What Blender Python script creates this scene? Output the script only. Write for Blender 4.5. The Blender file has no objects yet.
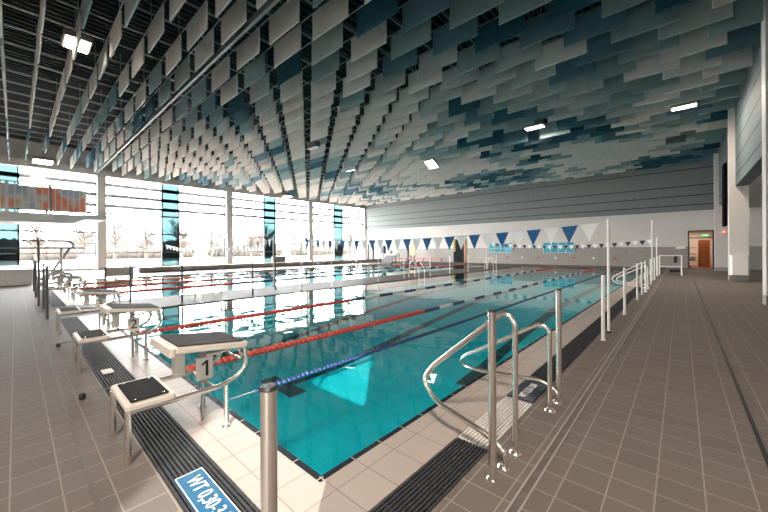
import bpy, math, random
from mathutils import Vector, Matrix
random.seed(7)
C = bpy.context.scene.collection
SC = bpy.context.scene
PI = math.pi

# ------------------------------------------------------------------ materials
def new_mat(name):
    m = bpy.data.materials.new(name); m.use_nodes = True
    nt = m.node_tree; nt.nodes.clear()
    out = nt.nodes.new('ShaderNodeOutputMaterial')
    return m, nt, out

def N(nt, typ, **kw):
    n = nt.nodes.new(typ)
    for k, v in kw.items(): setattr(n, k, v)
    return n

def pmat(name, col, rough=0.5, metal=0.0, spec=0.5, var=0.0, scale=8.0, emit=None, estr=0.0, bump=0.0):
    """principled material with gentle procedural variation"""
    m, nt, out = new_mat(name)
    b = N(nt, 'ShaderNodeBsdfPrincipled')
    b.inputs['Roughness'].default_value = rough
    b.inputs['Metallic'].default_value = metal
    b.inputs['Specular IOR Level'].default_value = spec
    c = (*col, 1)
    geo = N(nt, 'ShaderNodeNewGeometry')
    if var > 0 or bump > 0:
        nz = N(nt, 'ShaderNodeTexNoise'); nz.inputs['Scale'].default_value = scale
        nz.inputs['Detail'].default_value = 4
        nt.links.new(geo.outputs['Position'], nz.inputs['Vector'])
    if var > 0:
        r = N(nt, 'ShaderNodeValToRGB')
        r.color_ramp.elements[0].position = .3; r.color_ramp.elements[1].position = .7
        r.color_ramp.elements[0].color = (*[max(0, x*(1-var)) for x in col], 1)
        r.color_ramp.elements[1].color = (*[min(1, x*(1+var)) for x in col], 1)
        nt.links.new(nz.outputs['Fac'], r.inputs['Fac']); nt.links.new(r.outputs['Color'], b.inputs['Base Color'])
    else:
        b.inputs['Base Color'].default_value = c
    if bump > 0:
        bp = N(nt, 'ShaderNodeBump'); bp.inputs['Strength'].default_value = bump; bp.inputs['Distance'].default_value = .01
        nt.links.new(nz.outputs['Fac'], bp.inputs['Height']); nt.links.new(bp.outputs['Normal'], b.inputs['Normal'])
    if emit:
        b.inputs['Emission Color'].default_value = (*emit, 1); b.inputs['Emission Strength'].default_value = estr
    nt.links.new(b.outputs[0], out.inputs[0])
    return m

def math_n(nt, op, a, b=None, c=None):
    n = N(nt, 'ShaderNodeMath', operation=op)
    for i, v in enumerate((a, b, c)):
        if v is None: continue
        if isinstance(v, (int, float)): n.inputs[i].default_value = v
        else: nt.links.new(v, n.inputs[i])
    return n.outputs[0]

def tile_mat(name, tile, grout, px, py, ox, oy, joint=.006, rough=.4, var=.12, axes='XY', spec=.4, bump=.3):
    """flat tiles px by py laid from (ox,oy) along two world axes"""
    m, nt, out = new_mat(name)
    b = N(nt, 'ShaderNodeBsdfPrincipled'); b.inputs['Specular IOR Level'].default_value = spec
    geo = N(nt, 'ShaderNodeNewGeometry'); sp = N(nt, 'ShaderNodeSeparateXYZ')
    nt.links.new(geo.outputs['Position'], sp.inputs[0])
    u = math_n(nt, 'DIVIDE', math_n(nt, 'SUBTRACT', sp.outputs[axes[0]], ox), px)
    v = math_n(nt, 'DIVIDE', math_n(nt, 'SUBTRACT', sp.outputs[axes[1]], oy), py)
    def edge(w, p):
        f = math_n(nt, 'FRACT', w)
        d = math_n(nt, 'MINIMUM', f, math_n(nt, 'SUBTRACT', 1.0, f))
        return math_n(nt, 'LESS_THAN', math_n(nt, 'MULTIPLY', d, p), joint/2)
    mask = math_n(nt, 'MAXIMUM', edge(u, px), edge(v, py))
    cmb = N(nt, 'ShaderNodeCombineXYZ')
    nt.links.new(math_n(nt, 'FLOOR', u), cmb.inputs[0]); nt.links.new(math_n(nt, 'FLOOR', v), cmb.inputs[1])
    wn = N(nt, 'ShaderNodeTexWhiteNoise', noise_dimensions='3D'); nt.links.new(cmb.outputs[0], wn.inputs['Vector'])
    nz = N(nt, 'ShaderNodeTexNoise'); nz.inputs['Scale'].default_value = 2.2; nz.inputs['Detail'].default_value = 5
    nt.links.new(geo.outputs['Position'], nz.inputs['Vector'])
    fac = math_n(nt, 'ADD', math_n(nt, 'MULTIPLY', wn.outputs['Value'], .5), math_n(nt, 'MULTIPLY', nz.outputs['Fac'], .5))
    mx = N(nt, 'ShaderNodeMixRGB')
    mx.inputs[1].default_value = (*[x*(1-var) for x in tile], 1); mx.inputs[2].default_value = (*[min(1, x*(1+var)) for x in tile], 1)
    nt.links.new(fac, mx.inputs[0])
    m2 = N(nt, 'ShaderNodeMixRGB'); m2.inputs[2].default_value = (*grout, 1)
    nt.links.new(mx.outputs[0], m2.inputs[1]); nt.links.new(mask, m2.inputs[0])
    nt.links.new(m2.outputs[0], b.inputs['Base Color'])
    rr = math_n(nt, 'ADD', rough, math_n(nt, 'MULTIPLY', mask, .35)); nt.links.new(rr, b.inputs['Roughness'])
    if bump:
        bp = N(nt, 'ShaderNodeBump'); bp.inputs['Strength'].default_value = bump; bp.inputs['Distance'].default_value = .003
        nt.links.new(math_n(nt, 'SUBTRACT', 1.0, mask), bp.inputs['Height']); nt.links.new(bp.outputs['Normal'], b.inputs['Normal'])
    nt.links.new(b.outputs[0], out.inputs[0])
    return m

def board_mat(name, col, joints, var=.12):
    """pale concrete boards with dark horizontal joints at the listed heights"""
    m, nt, out = new_mat(name)
    b = N(nt, 'ShaderNodeBsdfPrincipled'); b.inputs['Roughness'].default_value = .7; b.inputs['Specular IOR Level'].default_value = .25
    geo = N(nt, 'ShaderNodeNewGeometry'); sp = N(nt, 'ShaderNodeSeparateXYZ'); nt.links.new(geo.outputs['Position'], sp.inputs[0])
    mask = None
    for z in joints:
        k = math_n(nt, 'LESS_THAN', math_n(nt, 'ABSOLUTE', math_n(nt, 'SUBTRACT', sp.outputs['Z'], z)), .03)
        mask = k if mask is None else math_n(nt, 'MAXIMUM', mask, k)
    mp = N(nt, 'ShaderNodeMapping'); mp.inputs['Scale'].default_value = (6, 6, .6)
    nt.links.new(geo.outputs['Position'], mp.inputs[0])
    nz = N(nt, 'ShaderNodeTexNoise'); nz.inputs['Scale'].default_value = 1.5; nz.inputs['Detail'].default_value = 6
    nt.links.new(mp.outputs[0], nz.inputs['Vector'])
    mx = N(nt, 'ShaderNodeMixRGB'); mx.inputs[1].default_value = (*[x*(1-var) for x in col], 1); mx.inputs[2].default_value = (*[x*(1+var) for x in col], 1)
    nt.links.new(nz.outputs['Fac'], mx.inputs[0])
    m2 = N(nt, 'ShaderNodeMixRGB'); m2.inputs[2].default_value = (.02, .035, .05, 1)
    nt.links.new(mx.outputs[0], m2.inputs[1]); nt.links.new(mask, m2.inputs[0]); nt.links.new(m2.outputs[0], b.inputs['Base Color'])
    nt.links.new(b.outputs[0], out.inputs[0])
    return m

def schlick(nt, f0, normal=None):
    geo = N(nt, 'ShaderNodeNewGeometry'); dt = N(nt, 'ShaderNodeVectorMath', operation='DOT_PRODUCT')
    nt.links.new(geo.outputs['Incoming'], dt.inputs[0]); nt.links.new(normal or geo.outputs['Normal'], dt.inputs[1])
    k = math_n(nt, 'POWER', math_n(nt, 'SUBTRACT', 1.0, math_n(nt, 'MINIMUM', math_n(nt, 'ABSOLUTE', dt.outputs['Value']), 1.0)), 5.0)
    return math_n(nt, 'ADD', f0, math_n(nt, 'MULTIPLY', k, 1-f0))

def glass_mat(name, tint, refl=1.0):
    m, nt, out = new_mat(name)
    t = N(nt, 'ShaderNodeBsdfTransparent'); t.inputs[0].default_value = (*tint, 1)
    g = N(nt, 'ShaderNodeBsdfGlossy'); g.inputs['Roughness'].default_value = .02
    mx = N(nt, 'ShaderNodeMixShader')
    nt.links.new(schlick(nt, .03), mx.inputs[0]); nt.links.new(t.outputs[0], mx.inputs[1]); nt.links.new(g.outputs[0], mx.inputs[2])
    nt.links.new(mx.outputs[0], out.inputs[0])
    return m

def water_mat():
    m, nt, out = new_mat('pool_water')
    t = N(nt, 'ShaderNodeBsdfTransparent'); t.inputs[0].default_value = (.45, .95, .97, 1)
    g = N(nt, 'ShaderNodeBsdfGlossy'); g.inputs['Roughness'].default_value = .015
    geo = N(nt, 'ShaderNodeNewGeometry')
    n1 = N(nt, 'ShaderNodeTexNoise'); n1.inputs['Scale'].default_value = 1.3; n1.inputs['Detail'].default_value = 2
    nt.links.new(geo.outputs['Position'], n1.inputs['Vector'])
    bp = N(nt, 'ShaderNodeBump'); bp.inputs['Strength'].default_value = .05; bp.inputs['Distance'].default_value = .1
    nt.links.new(n1.outputs['Fac'], bp.inputs['Height'])
    nt.links.new(bp.outputs[0], g.inputs['Normal'])
    mx = N(nt, 'ShaderNodeMixShader')
    nt.links.new(schlick(nt, .02, bp.outputs[0]), mx.inputs[0]); nt.links.new(t.outputs[0], mx.inputs[1]); nt.links.new(g.outputs[0], mx.inputs[2])
    nt.links.new(mx.outputs[0], out.inputs[0])
    return m

M = {}
M['deck'] = tile_mat('deck_tile', (.160, .137, .123), (.29, .255, .225), .211, .205, -.5356, .385, joint=.008, rough=.6, var=.10, spec=.07)
M['border'] = tile_mat('border_tile', (.41, .355, .315), (.24, .20, .175), .26, .26, -1.50, .21, joint=.006, rough=.45, var=.05, spec=.25)
M['strip'] = tile_mat('strip_tile', (.135, .121, .113), (.19, .175, .165), .26, .26, -9.6, .21, joint=.006, rough=.6, var=.06, spec=.08)
M['deck_groove'] = pmat('deck_groove', (.12, .10, .09), .6, var=.2)
M['drain_slot'] = pmat('drain_slot', (.01, .01, .012), .6)
M['edge_black'] = pmat('edge_black_tile', (.006, .009, .013), .6, spec=.08, var=.3)
M['joint_pale'] = pmat('pale_joint', (.33, .295, .265), .6)
M['basin'] = tile_mat('basin_tile', (.012, .45, .50), (.010, .40, .45), .25, .25, 0, 0, joint=.012, rough=.6, var=.10, spec=.1, bump=0)
M['marking'] = pmat('lane_marking', (.006, .014, .02), .6)
M['water'] = water_mat()
M['grate'] = pmat('dark_grate', (.040, .043, .047), .65, spec=.12, var=.25, scale=20)
M['grate_white'] = pmat('white_grate', (.75, .71, .67), .5, var=.08, scale=20)
M['channel'] = pmat('channel', (.008, .010, .012), .7)
M['steel'] = pmat('polished_steel', (.78, .73, .67), .24, .94, var=.06, scale=12)
M['steel_dull'] = pmat('brushed_steel', (.50, .47, .44), .38, 1.0, var=.08, scale=14)
M['white_metal'] = pmat('white_painted_metal', (.80, .77, .74), .35, var=.04)
M['cream'] = pmat('cream_plastic', (.66, .60, .53), .45, var=.06)
M['pad'] = pmat('black_grip_pad', (.014, .014, .015), .85, spec=.12, var=.3, scale=60, bump=.4)
M['pad_grey'] = pmat('grey_grip_pad', (.035, .033, .032), .85, spec=.12, var=.25, scale=60, bump=.4)
M['black'] = pmat('black_plastic', (.012, .012, .013), .5)
M['matte_black'] = pmat('matte_black', (.006, .006, .007), .9, spec=.03)
M['navy'] = pmat('shaded_blue_sign', (.002, .018, .042), .4, var=.08)  # the blue plate again, with the shade over it mixed into the colour
M['blue_sign'] = pmat('blue_sign', (.003, .10, .225), .4, var=.06)
M['sign_white'] = pmat('white_lettering', (.85, .84, .82), .5)
M['red'] = pmat('red_float', (.62, .055, .035), .4, var=.15, scale=20)
M['orange'] = pmat('orange_float', (.65, .17, .05), .4, var=.1)
M['blue'] = pmat('blue_float', (.01, .06, .13), .4, var=.15, scale=20)
M['white'] = pmat('white_float', (.72, .70, .68), .4, var=.05)
M['rope_blue'] = pmat('deep_blue_float', (.004, .035, .12), .4, var=.3, scale=25)
M['flag_blue'] = pmat('blue_pennant', (.006, .10, .27), .6, var=.08)
M['flag_white'] = pmat('white_pennant', (.78, .78, .78), .6, var=.04)
M['flag_dark'] = pmat('dark_navy_pennant', (.01, .02, .05), .6, var=.1)
M['cord'] = pmat('white_cord', (.65, .64, .62), .6)
M['conc'] = pmat('pale_concrete', (.47, .45, .43), .7, var=.07, scale=1.5)
M['col'] = pmat('painted_column', (.53, .50, .48), .6, var=.04, scale=1.0)
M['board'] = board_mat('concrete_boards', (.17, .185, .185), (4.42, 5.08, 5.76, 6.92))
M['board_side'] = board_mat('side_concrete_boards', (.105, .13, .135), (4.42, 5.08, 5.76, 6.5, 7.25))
M['plaster'] = pmat('white_plaster', (.56, .52, .49), .8, var=.03, scale=.7)
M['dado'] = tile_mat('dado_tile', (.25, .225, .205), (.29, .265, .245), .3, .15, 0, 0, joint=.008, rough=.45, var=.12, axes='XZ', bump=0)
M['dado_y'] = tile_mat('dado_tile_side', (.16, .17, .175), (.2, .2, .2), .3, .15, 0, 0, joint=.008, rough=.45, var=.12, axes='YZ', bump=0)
M['roof'] = pmat('roof_deck', (.004, .0055, .006), .9, spec=.02, var=.2)
M['rib'] = pmat('roof_rib', (.04, .045, .046), .8, spec=.05)
M['rail'] = pmat('galvanised_rail', (.26, .26, .255), .5, .3)
M['glass'] = glass_mat('clear_glass', (.97, .985, .985))
M['glass_blue'] = glass_mat('turquoise_glass', (.10, .148, .153))
M['frame'] = pmat('window_frame', (.10, .105, .11), .5, var=.1)
M['louver'] = pmat('louver_metal', (.30, .30, .31), .5, var=.1)
M['lamp'] = pmat('lamp_face', (1, .95, .9), .5, emit=(1, .86, .72), estr=14)
M['lamp_soft'] = pmat('small_lamp_face', (1, .95, .9), .5, emit=(1, .9, .8), estr=5)
M['fill_strip'] = pmat('added_pool_light', (.9, 1, 1), .5, emit=(.75, 1, 1), estr=9)  # glow of the unseen strips added to lift the water
M['lamp_body'] = pmat('lamp_body', (.22, .17, .14), .5)
M['orange_wall'] = pmat('orange_wall', (.50, .19, .075), .6, var=.12, scale=1.5)
M['brown_floor'] = pmat('brown_floor', (.30, .12, .05), .4, var=.1)
M['exit_green'] = pmat('exit_sign_green', (.05, .4, .1), .5, emit=(.25, .8, .25), estr=.8)
M['dark_frame'] = pmat('dark_frame', (.02, .035, .045), .4)
M['teal_pane'] = pmat('pool_window_pane', (.06, .33, .46), .15, var=.35, scale=1.2)
M['dark_green'] = pmat('dark_green_door', (.012, .016, .016), .8, spec=.1, var=.3, scale=2)
M['yellow'] = pmat('hazard_yellow', (.65, .50, .05), .5)
M['peach'] = pmat('peach_board', (.68, .36, .20), .5, var=.15, scale=2)
M['grey_dark'] = pmat('dark_grey_plastic', (.07, .075, .08), .5, var=.2)
M['grey_mid'] = pmat('mid_grey_plastic', (.22, .24, .26), .5, var=.1)
M['seat_stone'] = pmat('brown_stone', (.36, .31, .275), .55, var=.2, scale=2)
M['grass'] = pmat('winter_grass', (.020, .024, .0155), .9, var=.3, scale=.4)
M['terrace'] = pmat('bounce_paving', (.62, .58, .54), .9, var=.05)  # kept pale so the added terrace throws daylight up to the ceiling
M['bark'] = pmat('bark', (.024, .018, .014), .9, var=.2)
M['twig'] = pmat('bare_twigs', (.023, .0145, .0115), .9, var=.3, scale=1)
M['twig2'] = pmat('ochre_twigs', (.027, .016, .010), .9, var=.3, scale=1)
M['hedge'] = pmat('dull_hedge', (.024, .0185, .0145), .9, var=.4, scale=2)
M['house_white'] = pmat('white_render', (.75, .72, .69), .9, var=.03)
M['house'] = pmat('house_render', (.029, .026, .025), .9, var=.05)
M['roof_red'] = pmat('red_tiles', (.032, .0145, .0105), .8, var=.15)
M['pane_dark'] = pmat('house_pane', (.012, .014, .016), .2)
M['foam'] = pmat('white_foam', (.85, .86, .86), .6)
M['red_dot'] = pmat('red_disc', (.45, .03, .03), .4)
M['bin'] = pmat('white_bin', (.72, .68, .65), .4, var=.03)
# baffles
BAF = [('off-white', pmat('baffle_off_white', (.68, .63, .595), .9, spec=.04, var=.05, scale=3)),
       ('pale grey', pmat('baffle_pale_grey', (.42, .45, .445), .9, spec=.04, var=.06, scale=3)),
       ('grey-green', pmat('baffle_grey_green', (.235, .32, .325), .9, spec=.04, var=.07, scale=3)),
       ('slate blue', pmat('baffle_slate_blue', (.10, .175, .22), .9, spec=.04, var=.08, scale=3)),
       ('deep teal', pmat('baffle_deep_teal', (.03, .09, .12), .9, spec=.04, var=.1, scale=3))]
def mural_mat():
    m, nt, out = new_mat('painted_banner')
    b = N(nt, 'ShaderNodeBsdfPrincipled'); b.inputs['Roughness'].default_value = .6
    geo = N(nt, 'ShaderNodeNewGeometry')
    nz = N(nt, 'ShaderNodeTexNoise'); nz.inputs['Scale'].default_value = 1.1; nz.inputs['Detail'].default_value = 6
    nt.links.new(geo.outputs['Position'], nz.inputs['Vector'])
    r = N(nt, 'ShaderNodeValToRGB'); e = r.color_ramp.elements
    e[0].position = .36; e[0].color = (.46, .55, .62, 1); e[1].position = .44; e[1].color = (.78, .75, .73, 1)
    for p, c in ((.49, (.68, .58, .52, 1)), (.53, (.80, .36, .22, 1)), (.61, (.78, .32, .18, 1)), (.67, (.72, .60, .54, 1))):
        x = e.new(p); x.color = c
    nt.links.new(nz.outputs['Fac'], r.inputs[0]); nt.links.new(r.outputs[0], b.inputs['Base Color'])
    tr = N(nt, 'ShaderNodeBsdfTranslucent'); nt.links.new(r.outputs[0], tr.inputs[0]); mx = N(nt, 'ShaderNodeMixShader'); mx.inputs[0].default_value = .2
    nt.links.new(b.outputs[0], mx.inputs[1]); nt.links.new(tr.outputs[0], mx.inputs[2]); nt.links.new(mx.outputs[0], out.inputs[0])
    return m
M['mural'] = mural_mat()

# ------------------------------------------------------------------ mesh builder
class MB:
    def __init__(s): s.v = []; s.f = []; s.s = []
    def add(s, vs, fs, smooth=False):
        o = len(s.v); s.v += [tuple(v) for v in vs]
        for f in fs: s.f.append([i+o for i in f]); s.s.append(smooth)
        return s
    def box(s, x0, x1, y0, y1, z0, z1, mat=None):
        vs = [Vector((x, y, z)) for z in (z0, z1) for y in (y0, y1) for x in (x0, x1)]
        if mat is not None: vs = [mat @ v for v in vs]
        return s.add(vs, [(0, 2, 3, 1), (4, 5, 7, 6), (0, 1, 5, 4), (2, 6, 7, 3), (0, 4, 6, 2), (1, 3, 7, 5)])
    def bbox(s, x0, x1, y0, y1, z0, z1, b=.01, mat=None):
        """box with chamfered vertical and top edges"""
        def ring(i, z): return [(x0+i, y0, z), (x1-i, y0, z), (x1, y0+i, z), (x1, y1-i, z), (x1-i, y1, z), (x0+i, y1, z), (x0, y1-i, z), (x0, y0+i, z)]
        def ins(r, d):
            cx, cy = (x0+x1)/2, (y0+y1)/2
            return [(x+(d if x < cx else -d), y+(d if y < cy else -d), z) for x, y, z in r]
        r0 = ins(ring(b, z0), b*.5); r1 = ring(b, z0+b*.5); r2 = ring(b, z1-b*.5); r3 = ins(ring(b, z1), b*.5)
        vs = [Vector(p) for r in (r0, r1, r2, r3) for p in r]
        if mat is not None: vs = [mat @ v for v in vs]
        fs = [tuple(reversed(range(8))), tuple(range(24, 32))]
        for k in range(3):
            for i in range(8): j = (i+1) % 8; fs.append((k*8+i, k*8+j, k*8+8+j, k*8+8+i))
        return s.add(vs, fs)
    def tube(s, pts, r, n=10, caps=True, r_list=None):
        P = [Vector(p) for p in pts]
        t = (P[1]-P[0]).normalized()
        a = Vector((0, 0, 1)) if abs(t.z) < .9 else Vector((1, 0, 0))
        u = t.cross(a).normalized(); vs = []; prev = t
        for i, p in enumerate(P):
            if i == 0: d = (P[1]-P[0])
            elif i == len(P)-1: d = (P[-1]-P[-2])
            else: d = (P[i+1]-P[i]).normalized()+(P[i]-P[i-1]).normalized()
            d = d.normalized() if d.length > 1e-9 else prev
            q = prev.rotation_difference(d); u = (q @ u); u = (u-d*u.dot(d)).normalized(); prev = d
            w = d.cross(u); rr = r_list[i] if r_list else r
            for k in range(n):
                an = 2*PI*k/n; vs.append(p+u*math.cos(an)*rr+w*math.sin(an)*rr)
        fs = [(i*n+k, i*n+(k+1) % n, (i+1)*n+(k+1) % n, (i+1)*n+k) for i in range(len(P)-1) for k in range(n)]
        s.add(vs, fs, True)
        if caps:
            s.add(vs[:n], [tuple(reversed(range(n)))]); s.add(vs[-n:], [tuple(range(n))])
        return s
    def lathe(s, prof, c=(0, 0, 0), n=20):
        """profile of (radius, z) about a vertical axis"""
        c = Vector(c); vs = [c+Vector((r*math.cos(2*PI*k/n), r*math.sin(2*PI*k/n), z)) for r, z in prof for k in range(n)]
        m = len(prof)
        fs = [(i*n+k, i*n+(k+1) % n, (i+1)*n+(k+1) % n, (i+1)*n+k) for i in range(m-1) for k in range(n)]
        s.add(vs, fs, True); s.add(vs[:n], [tuple(reversed(range(n)))]); s.add(vs[-n:], [tuple(range(n))])
        return s
    def prism(s, poly, axis, a, b):
        """polygon in the two other axes, pushed from a to b along axis"""
        def P(u, v, w): return {'X': (w, u, v), 'Y': (u, w, v), 'Z': (u, v, w)}[axis]
        n = len(poly); vs = [P(u, v, a) for u, v in poly]+[P(u, v, b) for u, v in poly]
        fs = [tuple(reversed(range(n))), tuple(range(n, 2*n))]+[(i, (i+1) % n, n+(i+1) % n, n+i) for i in range(n)]
        return s.add(vs, fs)
    def build(s, name, mat, parent=None, loc=(0, 0, 0)):
        """link as one mesh object; loc is the world origin subtracted from the points"""
        L = Vector(loc); me = bpy.data.meshes.new(name)
        me.from_pydata([Vector(v)-L for v in s.v], [], s.f); me.polygons.foreach_set('use_smooth', s.s)
        import bmesh
        bm = bmesh.new(); bm.from_mesh(me); bmesh.ops.recalc_face_normals(bm, faces=bm.faces[:]); bm.to_mesh(me); bm.free()
        me.materials.append(mat if not isinstance(mat, str) else M[mat])
        o = bpy.data.objects.new(name, me); C.objects.link(o)
        if parent is not None: o.parent = parent
        else: o.location = L
        return o

def fillet(pts, r, n=6):
    P = [Vector(p) for p in pts]; out = [P[0]]
    for i in range(1, len(P)-1):
        a = (P[i-1]-P[i]); b = (P[i+1]-P[i]); d = min(r, a.length*.49, b.length*.49)
        A = P[i]+a.normalized()*d; B = P[i]+b.normalized()*d
        for k in range(n+1):
            t = k/n; out.append(A*(1-t)**2+P[i]*2*t*(1-t)+B*t*t)
    out.append(P[-1]); return out

def tag(o, label=None, cat=None, group=None, kind=None):
    if label: o['label'] = label
    if cat: o['category'] = cat
    if group: o['group'] = group
    if kind: o['kind'] = kind
    return o

def thing(name, label, cat, loc=(0, 0, 0), group=None, kind=None):
    o = bpy.data.objects.new(name, None); C.objects.link(o); o.location = loc; o.empty_display_size = .2
    return tag(o, label, cat, group, kind)

def struct(name, mb, mat, label=None, cat=None, parent=None):
    o = mb.build(name, mat, parent)
    if parent is None:
        o['kind'] = 'structure'; tag(o, label, cat)
    return o

def copy_thing(src, loc, label, group=None):
    r = src.copy(); C.objects.link(r); r.location = loc; r['label'] = label
    if group: r['group'] = group
    for ch in list(src.children):
        c = ch.copy(); C.objects.link(c); c.parent = r
        for g in list(ch.children):
            d = g.copy(); C.objects.link(d); d.parent = c
    return r

def text_mesh(txt, size, depth=.001):
    cu = bpy.data.curves.new('lettering', 'FONT'); cu.body = txt; cu.size = size; cu.extrude = depth
    cu.align_x = 'CENTER'; cu.align_y = 'CENTER'
    o = bpy.data.objects.new('lettering', cu); C.objects.link(o)
    dg = bpy.context.evaluated_depsgraph_get(); me = bpy.data.meshes.new_from_object(o.evaluated_get(dg))
    bpy.data.objects.remove(o); bpy.data.curves.remove(cu)
    return me

def text_part(name, txt, size, mat, parent, matrix, sx=1.0):
    me = text_mesh(txt, size); me.transform(Matrix.Diagonal((sx, 1, 1, 1))); me.transform(matrix)
    me.materials.clear(); me.materials.append(M[mat])
    o = bpy.data.objects.new(name, me); C.objects.link(o); o.parent = parent
    return o

ORD = 'first second third fourth fifth sixth seventh eighth ninth tenth eleventh twelfth thirteenth fourteenth fifteenth sixteenth seventeenth eighteenth nineteenth twentieth'.split()
def ordinal(n):
    if n <= 20: return ORD[n-1]
    t = {2: 'twenty', 3: 'thirty', 4: 'forty'}[n//10]
    return t+'-'+ORD[n % 10-1] if n % 10 else {2: 'twentieth', 3: 'thirtieth', 4: 'fortieth'}[n//10]

# ------------------------------------------------------------------ camera
H = 1.4; F = 331.0; YAW = math.atan(297/331.0); ROLL = math.radians(.27); CY = 249.6
fw = Vector((-math.sin(YAW), math.cos(YAW), 0)); rt = Vector((math.cos(YAW), math.sin(YAW), 0)); up = Vector((0, 0, 1))
r2 = rt*math.cos(ROLL)-up*math.sin(ROLL); u2 = rt*math.sin(ROLL)+up*math.cos(ROLL)
def proj(p):
    d = Vector(p)-Vector((0, 0, H)); z = d.dot(fw)
    return 384+F*d.dot(r2)/z, CY-F*d.dot(u2)/z, z
cam = bpy.data.cameras.new('camera'); cam.sensor_width = 36; cam.lens = F/768*36
cam.shift_y = -(256-CY)/768; cam.clip_start = .02; cam.clip_end = 800
co = bpy.data.objects.new('camera', cam); C.objects.link(co)
mw = Matrix((r2, u2, -fw)).transposed().to_4x4(); mw.translation = (0, 0, H); co.matrix_world = mw
SC.camera = co

# ------------------------------------------------------------------ pools and floor
PX0, PX1, PY0, PY1 = -9.6, -1.62, 1.22, 27.0        # swimming pool
QX0, QX1 = -21.8, -11.75                             # second pool
RX = 6.0; LX = -32.0; BY = 31.5; NY = -12.0           # hall limits
ZF = -.30
fl = MB()
def slab(x0, x1, y0, y1): fl.box(x0, x1, y0, y1, ZF, 0)
slab(-1.0, RX+.3, NY-.3, BY+.3)                      # right deck
slab(LX-.3, -1.0, NY-.3, .60)                        # near deck
slab(LX-.3, QX0-.25, .60, BY+.3)                     # window side deck
slab(QX0-.25, -1.0, PY1+.30, BY+.3)                  # far deck
floor = struct('floor', fl, 'deck', 'grey-brown tiled pool deck with pale joints around the pools', 'floor')
sb = MB(); sb.box(QX1, PX0, .60, PY1+.30, ZF, 0)
struct('floor_strip', sb, 'strip', 'pale grey tiled walkway strip between the two pools', 'walkway')
bd = MB()
def slabb(x0, x1, y0, y1): bd.box(x0, x1, y0, y1, ZF, .001)
slabb(PX1, -1.25, .88, PY1+.3)
slabb(PX0, PX1, .88, PY0)
slabb(PX0, PX1, PY1, PY1+.3)
slabb(QX0, QX1, .88, PY0); slabb(QX0-.25, QX0, .60, PY1+.3); slabb(QX0, QX1, PY1, PY1+.3)
struct('trim_1', bd, 'border', 'pale beige tiled border around the rims of both pools', 'pool border')
g = MB(); g.box(-.69, -.655, NY, BY, .0, .002); g.box(LX, -.69, .29, .312, .0, .002)
struct('trim_2', g, 'deck_groove', 'narrow darker tile band let into the deck beside the pool', 'tile band')
g = MB(); g.box(.405, .432, NY, 21.5, .0, .002)
struct('trim_3', g, 'drain_slot', 'thin black drain slot running along the right hand deck', 'drain slot')
g = MB()
for a in (-.70, -.648): g.box(a-.005, a+.005, NY, BY, 0, .0025)

struct('trim_4', g, 'joint_pale', 'pale joint lines either side of the darker tile band', 'joint')
# black rim tiles with pale joints
e = MB(); j = MB(); ew = .045
for (x0, x1) in ((PX0, PX1), (QX0, QX1)):
    e.box(x0, x1, PY0, PY0+ew, -.32, .0005); e.box(x0, x1, PY1-ew, PY1, -.32, .0005)
    e.box(x0, x0+ew, PY0+ew, PY1-ew, -.32, .0005); e.box(x1-ew, x1, PY0+ew, PY1-ew, -.32, .0005)
y = PY0+.03
while y < PY1:
    j.box(PX1-ew, PX1, y-.004, y+.004, -.02, .0018); y += .26
x = PX1-.03
while x > PX0:
    j.box(x-.004, x+.004, PY0, PY0+ew, -.02, .0018); x -= .26
struct('trim_5', e, 'edge_black', 'black tile line along the waterline of the pools', 'rim tiles')
struct('trim_6', j, 'joint_pale', 'short pale joints across the black rim tiles', 'joint')

def depth(y):
    K = ((0, 1.15), (4.5, 1.15), (6.2, 1.0), (8.5, .76), (11.5, .52), (15, .46), (28, .40))
    for (a, da), (b, db) in zip(K, K[1:]):
        if y <= b: return da+(db-da)*max(0, (y-a))/(b-a)
    return K[-1][1]
ys = [PY0, 2.5, 4.5, 5.3, 6.2, 7.3, 8.5, 10, 11.5, 13, 15, 20, PY1]
for nm, (x0, x1), lb in (('pool_basin', (PX0, PX1), 'turquoise tiled basin of the near swimming pool'), ('pool_basin', (QX0, QX1), 'turquoise tiled basin of the second pool near the windows')):
    b = MB()
    for a, c in zip(ys, ys[1:]):
        b.add([(x0, a, -depth(a)), (x1, a, -depth(a)), (x1, c, -depth(c)), (x0, c, -depth(c))], [(0, 1, 2, 3)])
        for xx in (x0, x1):
            b.add([(xx, a, -.3), (xx, c, -.3), (xx, c, -depth(c)), (xx, a, -depth(a))], [(0, 1, 2, 3)])
    for yy in (PY0, PY1):
        b.add([(x0, yy, -.3), (x1, yy, -.3), (x1, yy, -depth(yy)), (x0, yy, -depth(yy))], [(0, 1, 2, 3)])
    o = b.build(nm, 'basin'); o['kind'] = 'structure'; tag(o, lb, 'pool basin')
for X, w in ((-2.97, 'by the right hand edge'), (-5.57, 'in the second lane'), (-8.2, 'in the lane beside the middle strip')):
    s0 = 5.4 if X > -3 else 3.35
    b = MB(); yy = [s0]+[q for q in ys if s0+.05 < q < 25.5]+[25.5]
    for a, c in zip(yy, yy[1:]):
        b.add([(X-.13, a, -depth(a)+.006), (X+.13, a, -depth(a)+.006), (X+.13, c, -depth(c)+.006), (X-.13, c, -depth(c)+.006)], [(0, 1, 2, 3)])
    if X < -3: b.add([(X-.55, 3.16, -depth(3.2)+.006), (X+.55, 3.16, -depth(3.2)+.006), (X+.55, 3.50, -depth(3.2)+.006), (X-.55, 3.50, -depth(3.2)+.006)], [(0, 1, 2, 3)])
    o = b.build('lane_marking', 'marking'); o['kind'] = 'structure'; tag(o, 'black lane line on the pool bottom '+w, 'lane line')
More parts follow.
